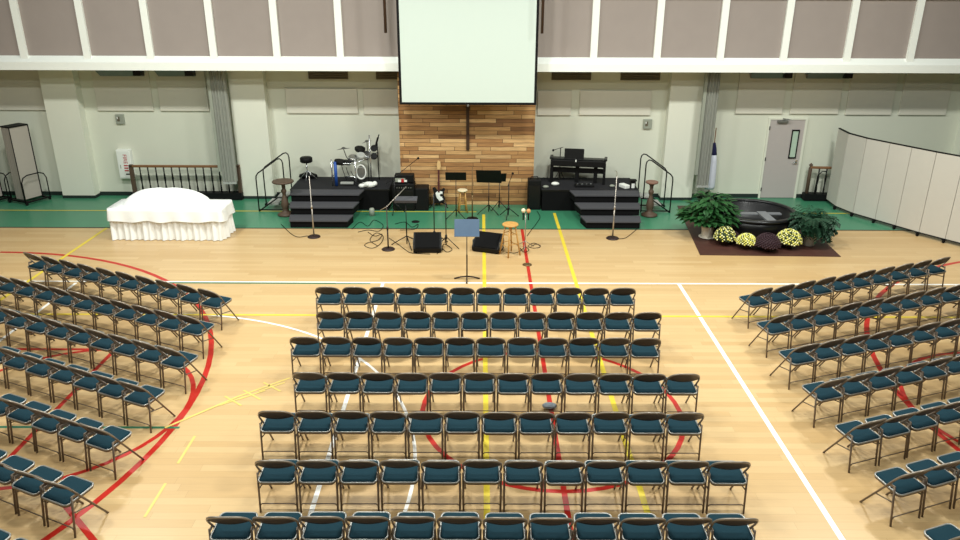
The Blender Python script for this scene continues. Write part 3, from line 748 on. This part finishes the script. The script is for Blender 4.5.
# ------------------------------------------------------------------ railings
t = thing('altar_rail', 'low wooden rail with black spindles along the wall behind the white table', 'railing', (-8.02, 20.2, 0))
obj('top_rail', B().box((0, 0, .92), (3.0, .09, .06), bev=.015), 'railwood', t)
for x in (-1.45, 1.45):
    obj('end_post', B().ab((x-.045, -.045, 0), (x+.045, .045, .96)), 'pedwood', t)
for k in range(12):
    x = -1.22+k*.215
    obj('spindle', B().lathe([(.02, .2), (.028, .3), (.016, .42), (.03, .6), (.016, .75), (.022, .9)], c=(x, 0, 0), n=8), 'blackm', t)
obj('bottom_rail', B().ab((-1.52, -.12, .02), (1.5, .12, .2)), 'black', t)
t = thing('altar_rail', 'short wooden rail section with black spindles beside the folding divider', 'railing', (9.3, 20.3, 0), -.08)
obj('top_rail', B().box((.05, 0, .92), (.72, .09, .06), bev=.015), 'railwood', t)
obj('end_post', B().lathe([(.05, 0), (.05, .9), (.03, .94), (.055, .99), (0, 1.05)], c=(-.3, 0, 0), n=10), 'pedwood', t)
for k in range(3): obj('spindle', B().lathe([(.02, .2), (.028, .3), (.016, .42), (.03, .6), (.016, .75), (.022, .9)], c=(-.06+k*.2, 0, 0), n=8), 'blackm', t)
obj('hoop', B().tube([(-.12, -.06, .15), (-.1, -.06, .7), (0, -.06, .83), (.12, -.06, .83)], .014), 'blackm', t)
obj('bottom_rail', B().ab((-.38, -.12, .02), (.4, .12, .2)), 'black', t)

# ------------------------------------------------------------ folding dividers
pts = [(9.49, 20.1), (9.45, 19.42), (9.62, 18.8), (9.92, 18.25), (10.19, 17.76), (10.48, 17.24), (10.82, 16.74), (11.17, 16.24), (11.5, 15.7), (11.82, 15.15)]
ox, oy = pts[4]
t = thing('folding_divider', 'long grey folding room divider on casters curving along right side', 'room divider', (ox, oy, 0))
for (x0, y0), (x1, y1) in zip(pts, pts[1:]):
    d = Vector((x1-x0, y1-y0, 0)); L_ = d.length; a = math.atan2(d.y, d.x)
    p = obj('panel', B().box(((x0+x1)/2-ox, (y0+y1)/2-oy, 1.06), (L_-.012, .045, 1.92), rz=a), 'divider', t)
    for zz in (2.03, .09): obj('edge_trim', B().box(((x0+x1)/2-ox, (y0+y1)/2-oy, zz), (L_, .05, .025), rz=a), 'black', p)
b = B(); b.tube([(pts[0][0]-ox, pts[0][1]-oy, .08), (pts[0][0]-ox, pts[0][1]-oy, 2.04)], .02, 6); obj('end_post', b, 'black', t)
for (x, y) in pts[1::1]:
    b = B(); b.tube([(x-ox, y-oy, .08), (x-ox, y-oy, .04)], .012, 6); b.lathe([(.035, -.015), (.035, .015)], c=(x-ox-.05, y-oy-.02, .036), n=10, mtx=Matrix.Rotation(PI/2, 3, 'X'))
    b.box((x-ox-.025, y-oy, .075), (.12, .04, .02)); obj('caster', b, 'black', t)
def folded(x, y, rz, lb):
    t = thing('folded_divider', lb, 'room divider', (x, y, 0), rz)
    for k in range(5):
        obj('panel', B().box((0, -.13+k*.065, 1.08), (.52, .055, 1.92)), 'tan_divider', t)
    b = B(); b.ab((-.27, -.18, 2.04), (.27, .18, 2.07)); b.ab((.255, -.175, .1), (.275, -.155, 2.05)); b.ab((-.275, -.175, .1), (-.262, -.155, 2.05)); obj('cap', b, 'black', t)
    for yy in (-.34, .34):
        obj('hoop', B().tube([(-.36, yy, .06), (-.36, yy, .62), (-.3, yy, .74), (-.18, yy, .79), (.18, yy, .79), (.3, yy, .74), (.36, yy, .62), (.36, yy, .06)], .016, 6), 'black', t)
    b = B(); b.box((0, -.34, .08), (.76, .05, .04)); b.box((0, .34, .08), (.76, .05, .04)); b.box((-.3, 0, .08), (.05, .68, .04)); b.box((.3, 0, .08), (.05, .68, .04)); obj('base', b, 'black', t)
    for sx in (-.34, .34):
        for sy in (-.34, .34):
            b = B(); b.lathe([(.035, -.015), (.035, .015)], c=(sx, sy, .036), n=10, mtx=Matrix.Rotation(PI/2, 3, 'X')); obj('caster', b, 'black', t)
folded(-12.25, 19.95, 1.15, 'folded grey room divider on hooped wheeled base, left of the left pilaster')
folded(-13.3, 19.9, 1.15, 'folded grey room divider cut off by the left edge of the photo')

# --------------------------------------------------- tank, mat, plants
b = B(); b.prism([(4.88, 15.84), (7.97, 15.76), (8.25, 19.6), (5.3, 19.69)], .001, .012)
bmesh.ops.translate(b.b, vec=(-6.6, -17.6, 0), verts=b.b.verts)
one('floor_mat', b, 'mat', (6.6, 17.6, 0), 'dark reddish brown mat under the black tank and potted plants', 'mat')
t = thing('water_tank', 'big round black tank ringed by potted plants on the brown mat', 'tank', (6.6, 17.68, .013))
obj('tub', B().lathe([(.86, 0), (.9, .02), (.93, .2), (.95, .22), (.96, .44), (.9, .44), (.88, .06), (0, .05)], n=56, sx=1.02), 'tank', t)
obj('rim', B().lathe([(.9, .44), (.99, .43), (1.01, .46), (.99, .5), (.9, .5), (.885, .47), (.9, .44)], n=56, sx=1.02, cap=False), 'tank', t)
obj('step', B().ab((.2, -.78, .33), (.42, .28, .37)), 'tankgrey', t, 'grey bar running across the inside of the tank')
for y0, y1, xx in ((.16, .3, .78), (-.5, -.38, .66)):
    for a, c in ((-xx, .2), (.42, xx)): obj('bench', B().ab((a, y0, .31), (c, y1, .34)), 'tankgrey', t)

def leafmesh(b, base, dirv, length, width, droop, n=4):
    dirv = Vector(dirv).normalized(); side = dirv.cross(Vector((0, 0, 1)))
    if side.length < .01: side = Vector((1, 0, 0))
    side.normalize(); p = Vector(base); pts = []
    d = dirv.copy()
    for i in range(n+1):
        u = i/n; w = width*math.sin(PI*min(1, .08+.92*u))**.8 if i < n else 0
        pts.append((p.copy(), max(w, .002))); d = (d + Vector((0, 0, -droop/n))).normalized(); p = p + d*length/n
    V = [(b.b.verts.new(q-side*w/2), b.b.verts.new(q+Vector((0, 0, -w*.12))), b.b.verts.new(q+side*w/2)) for q, w in pts]
    for a, c in zip(V, V[1:]):
        for k in range(2):
            f = b.b.faces.new((a[k], a[k+1], c[k+1], c[k])); f.smooth = True
t = thing('potted_plant', 'large broad-leaved green plant in a white pot, left of the tank', 'plant', (5.36, 17.05, .013))
obj('pot', B().lathe([(.11, 0), (.12, .01), (.145, .26), (.15, .28), (.13, .28), (.125, .25), (0, .24)], n=24), 'pot', t)
obj('saucer', B().lathe([(.14, 0), (.19, .015), (.19, .03), (.15, .025)], n=24), 'pot', t) 
b = B(); bs = B()
for k in range(420):
    a = random.uniform(0, 2*PI); rr = random.random()**.5; hh = random.uniform(.28, .98)
    cx, cy = rr*.52*math.cos(a)*1.1+.06, rr*.42*math.sin(a)+.14
    zz = .36 + (1-rr**2*.75)*random.uniform(.2, .74)
    leafmesh(b, (cx, cy, zz), (math.cos(a), math.sin(a), random.uniform(-.2, .7)), random.uniform(.18, .3), random.uniform(.09, .15), random.uniform(.4, 1.0))
    if k % 5 == 0: bs.tube([(cx*.12, .02, .22), (cx*.6, cy*.6, zz*.75), (cx, cy, zz)], .006, 5)
obj('foliage', b, 'leaf', t, fixn=False); obj('stem', bs, 'stem', t)
t = thing('potted_fern', 'dark drooping fern in a tapered grey pot, right of the tank', 'plant', (7.56, 16.52, .013))
obj('pot', B().lathe([(.115, 0), (.12, .01), (.17, .38), (.18, .4), (.155, .4), (.15, .36), (0, .35)], n=24), 'potg', t)
b = B()
for k in range(210):
    a = random.uniform(0, 2*PI); L_ = random.uniform(.3, .52); el = random.uniform(.3, 1.3)
    d = Vector((math.cos(a)*math.cos(el), math.sin(a)*math.cos(el), math.sin(el))); p = Vector((.05*math.cos(a)+.06, .05*math.sin(a)+.1, .46))
    for i in range(9):
        d = (d+Vector((0, 0, -.2))).normalized(); p = p+d*L_/8
        s = d.cross(Vector((0, 0, 1))).normalized()
        for q in (-1, 1): leafmesh(b, p, s*q+d*.5+Vector((0, 0, -.15)), .11*(1-.05*i)+.02, .055, .5, 2)
obj('foliage', b, 'fern', t, fixn=False)
def mum(x, y, r, h, ms, lb, dark=False):
    t = thing('potted_chrysanthemum', lb, 'flowers', (x, y, .013))
    obj('pot', B().lathe([(.085, 0), (.11, .14), (.115, .15), (.1, .15), (0, .13)], n=18), 'brownwood', t)
    obj('foliage', B().lathe([(.08, .1), (r*.85, .12), (r*.93, .2), (r*.8, h*.72), (r*.4, h*.9), (0, h*.94)], n=18), 'mumleaf' if not dark else 'mump', t)
    bb = [B() for _ in ms]
    n = int(110*(r/.2)**2)
    for k in range(n):
        u = (k+.5)/n; el = math.asin(u*.98); a = k*2.39996
        p = Vector((r*math.cos(el)*math.cos(a), r*math.cos(el)*math.sin(a), .13+(h-.13)*math.sin(el)))
        rr = random.uniform(.016, .027)
        nz = (p-Vector((0, 0, .1))).normalized(); q = nz.to_track_quat('Z', 'Y').to_matrix()
        bb[(k*7+k//3) % len(ms)].lathe([(rr*.5, -.012), (rr, 0), (rr*.75, .012), (0, .016)], c=p, n=7, mtx=q)
    for b_, m_ in zip(bb, ms): obj('blooms', b_, m_, t)['kind'] = 'stuff'
mum(5.62, 16.55, .24, .42, ['mumy', 'mumc', 'mumleaf'], 'cream and yellow chrysanthemum beside the white plant pot')
mum(6.03, 16.28, .22, .34, ['mumy', 'mumy', 'mumc'], 'bright yellow chrysanthemum between two dark plum ones')
mum(5.83, 16.62, .15, .28, ['mump'], 'small dark plum chrysanthemum between the pale ones', True)
mum(6.45, 16.12, .28, .4, ['mump'], 'wide dark plum chrysanthemum in front of the tank', True)
mum(7.02, 16.36, .28, .42, ['mumy', 'mumy', 'mumc', 'mumleaf'], 'large yellow chrysanthemum next to the grey fern pot')

# ---------------------------------------------------------- folding chairs
def make_chair():
    t = thing('folding_chair', '', 'chair')
    hw = .22
    def rr(w0, w1, y0, y1, rad, n=4):   # rounded trapezoid
        P = []
        for (cx, cy, a0) in ((w1-rad, y1-rad, 0), (-(w1-rad), y1-rad, 90), (-(w0-rad), y0+rad, 180), (w0-rad, y0+rad, 270)):
            for i in range(n+1):
                a = R(a0+90*i/n); P.append((cx+rad*math.cos(a), cy+rad*math.sin(a)))
        return P
    sl = lambda y: .425+.07*(y+.2)
    F0, F1, W0, W1 = -.24, .15, .203, .196
    rim = rr(W0, W1, F0, F1, .055)
    obj('seat_frame', B().tube([(x, y, sl(y)+.002) for x, y in rim], .010, 6, True), 'rim', t)
    b = B(); lay = [[b.b.verts.new((x, y, sl(y)+dz)) for x, y in rr(W0-ins, W1-ins, F0+ins, F1-ins, .055)] for ins, dz in ((.012, -.034), (0, -.03), (0, -.004), (.008, 0))]
    for A, D in zip(lay, lay[1:]):
        n = len(A)
        for i in range(n):
            f = b.b.faces.new((A[i], A[(i+1) % n], D[(i+1) % n], D[i])); f.smooth = True
    b.b.faces.new(lay[0][::-1]); b.b.faces.new(lay[-1])
    obj('seat_pan', b, 'steel', t)
    b = B(); lay = []
    for ins, dz in ((.01, .001), (.011, .008), (.02, .018), (.05, .025), (.1, .027)):
        lay.append([b.b.verts.new((x, y, sl(y)+dz)) for x, y in rr(W0-ins, W1-ins, F0+ins, F1-ins, max(.055-ins*.6, .012))])
    for A, D in zip(lay, lay[1:]):
        n = len(A)
        for i in range(n):
            f = b.b.faces.new((A[i], A[(i+1) % n], D[(i+1) % n], D[i])); f.smooth = True
    b.b.faces.new(lay[-1]).smooth = True; b.b.faces.new(lay[0][::-1])
    obj('seat', b, 'teal', t)
    yb = lambda zz: .225-.5*zz/.77          # line of the front leg
    for s in (-1, 1):
        obj('leg', B().tube([(s*.2, yb(0.0), .0), (s*.204, yb(.42), .42), (s*hw, yb(.575), .575)], .0125, 6), 'steel', t)
        obj('leg', B().tube([(s*.213, -.225, 0), (s*.216, -.165, .5)], .0125, 6), 'steel', t)
        obj('hinge', B().ab((s*.204, -.17, .47), (s*.216, yb(.49)+.01, .5)), 'steel', t)
        obj('brace', B().tube([(s*.203, yb(.25), .25), (s*.213, -.195, .3)], .008, 5), 'steel', t)
    Z0, ZT = .57, .766
    def arch(a): 
        c, q = math.cos(a), math.sin(a); e = 2/2.5
        return math.copysign(abs(c)**e, c)*hw, Z0+(ZT-Z0)*abs(q)**e
    P = []
    for i in range(19):
        x, zz = arch(PI-PI*i/18); P.append((x, yb(zz)-.042*(1-(x/hw)**2), zz))
    obj('back_frame', B().tube(P, .0125, 6), 'tube', t)
    def bp(u, v):
        x = (u-.5)*2*.97
        top = Z0+(ZT-Z0)*(1-abs(x)**2.5)**.4
        bot = .565+.045*x*x
        zz = bot+(top-bot)*v if top > bot else top
        return (x*hw, yb(zz)-.042*(1-x*x)*(.75+.25*v)+.014*math.sin(PI*v)*(1-x*x), zz)
    b = B(); b.grid(bp, 16, 5)
    bmesh.ops.solidify(b.b, geom=list(b.b.faces), thickness=.008)
    obj('backrest', b, 'backsteel', t)
    obj('stretcher', B().tube([(-.213, -.218, .09), (-.185, -.219, .12), (.185, -.219, .12), (.213, -.218, .09)], .0075, 5), 'steel', t)
    return t
chair0 = make_chair(); used = [False]
ORD = ['first', 'second', 'third', 'fourth', 'fifth', 'sixth', 'seventh', 'eighth', 'ninth', 'tenth', 'eleventh', 'twelfth', 'thirteenth']
def put(x, y, rz, lb, grp):
    x += random.uniform(-.002, .002); y += random.uniform(-.008, .008); rz += random.uniform(-.004, .004)
    if not used[0]:
        used[0] = True; chair0.location = (x, y, 0); chair0.rotation_euler = (0, 0, rz); chair0['label'] = lb; chair0['group'] = grp
    else: dup(chair0, (x, y, 0), rz, lb, grp)
rows = [(12.17, -.078), (11.15, .149), (10.23, -.066), (9.15, .229), (8.17, .016), (7.16, .265), (6.22, .032)]
for i, (yr, xc) in enumerate(rows):
    for k in range(12):
        x = xc + (k-5.5)*.4675
        put(x, yr+.225, 0, 'teal padded folding chair, %s from left in %s row of middle block' % (ORD[k], ORD[i] if i < 6 else 'rearmost'), 'folding chairs of the middle block')
def px(x, y, zz=0):
    v = Vector((x, y, zz-CAMH)); zc = v.y*math.cos(PITCH)-v.z*math.sin(PITCH); return 480+FPX*v.x/zc, 270+FPX*(-v.z*math.cos(PITCH)-v.y*math.sin(PITCH))/zc
Rr = [((4.73, 12.09), 21.7, .477, 10), ((4.67, 11.0), 20.4, .472, 12), ((4.65, 9.99), 18.6, .469, 12), ((4.6, 8.96), 19.0, .473, 12), ((4.63, 7.94), 19.7, .473, 12), ((4.65, 6.95), 20, .476, 12), ((4.69, 5.98), 20, .478, 12)]
Ll = [((-4.5, 11.96), 23.9, .486, 10), ((-4.46, 10.89), 23.3, .481, 12), ((-4.35, 9.79), 23.7, .480, 12), ((-4.45, 8.78), 23.8, .480, 12), ((-4.47, 7.75), 24.2, .478, 12), ((-4.45, 6.72), 24.0, .479, 12), ((-4.46, 5.7), 24, .479, 12)]
for side, S in (('right', Rr), ('left', Ll)):
    sg = 1 if side == 'right' else -1
    for i, ((x0, y0), ang, pit, n) in enumerate(S):
        a = R(ang); dx, dy = sg*math.cos(a), math.sin(a)          # along the row, away from the aisle
        fx, fy = -sg*math.sin(a), math.cos(a)                     # facing
        for k in range(n):
            d = .203 + pit*k
            x, y = x0+dx*d+fx*.225, y0+dy*d+fy*.225
            if not (-14 < px(x, y, .45)[0] < 974 or -14 < px(x, y, .7)[0] < 974): continue
            if px(x+fx*.2, y+fy*.2, .45)[1] > 556: continue
            put(x, y, sg*a, 'teal padded folding chair, %s from aisle in %s row of %s block' % (ORD[k], ORD[i] if i < 6 else 'rearmost', side), 'folding chairs of the %s block' % side)
b = B(); b.ball((0, 0, .05), .09, sc_=(1.2, .9, .4)); one('grey_pouch', b, 'greybag', (1.0, 9.42, 0), 'small grey pouch on floor under a middle block chair by the red line', 'pouch')

# ------------------------------------------------------------------ light
w = bpy.data.worlds.new('world'); sc.world = w; w.use_nodes = True
bg = w.node_tree.nodes['Background']; bg.inputs[0].default_value = (.9, 1.0, .94, 1); bg.inputs[1].default_value = .05
def area(x, y, z, e, sx=1.0, sy=.6, col=(.975, 1.0, .94)):
    l = bpy.data.lights.new('hall_light', 'AREA'); l.shape = 'RECTANGLE'; l.size = sx; l.size_y = sy; l.energy = e; l.color = col
    o = bpy.data.objects.new('hall_light', l); C.objects.link(o); o.location = (x, y, z)
for y, e in ((4.2, 240), (9.0, 320), (13.8, 510)):
    for x, k in ((-8.0, 1.1), (-2.6, .92), (2.6, .92), (8.0, 1.1)): area(x, y, 8.6, e*k)

sc.view_settings.view_transform = 'Standard'; sc.view_settings.look = 'None'; sc.view_settings.gamma = 1
sc.view_settings.use_curve_mapping = False; sc.view_settings.exposure = -0.27
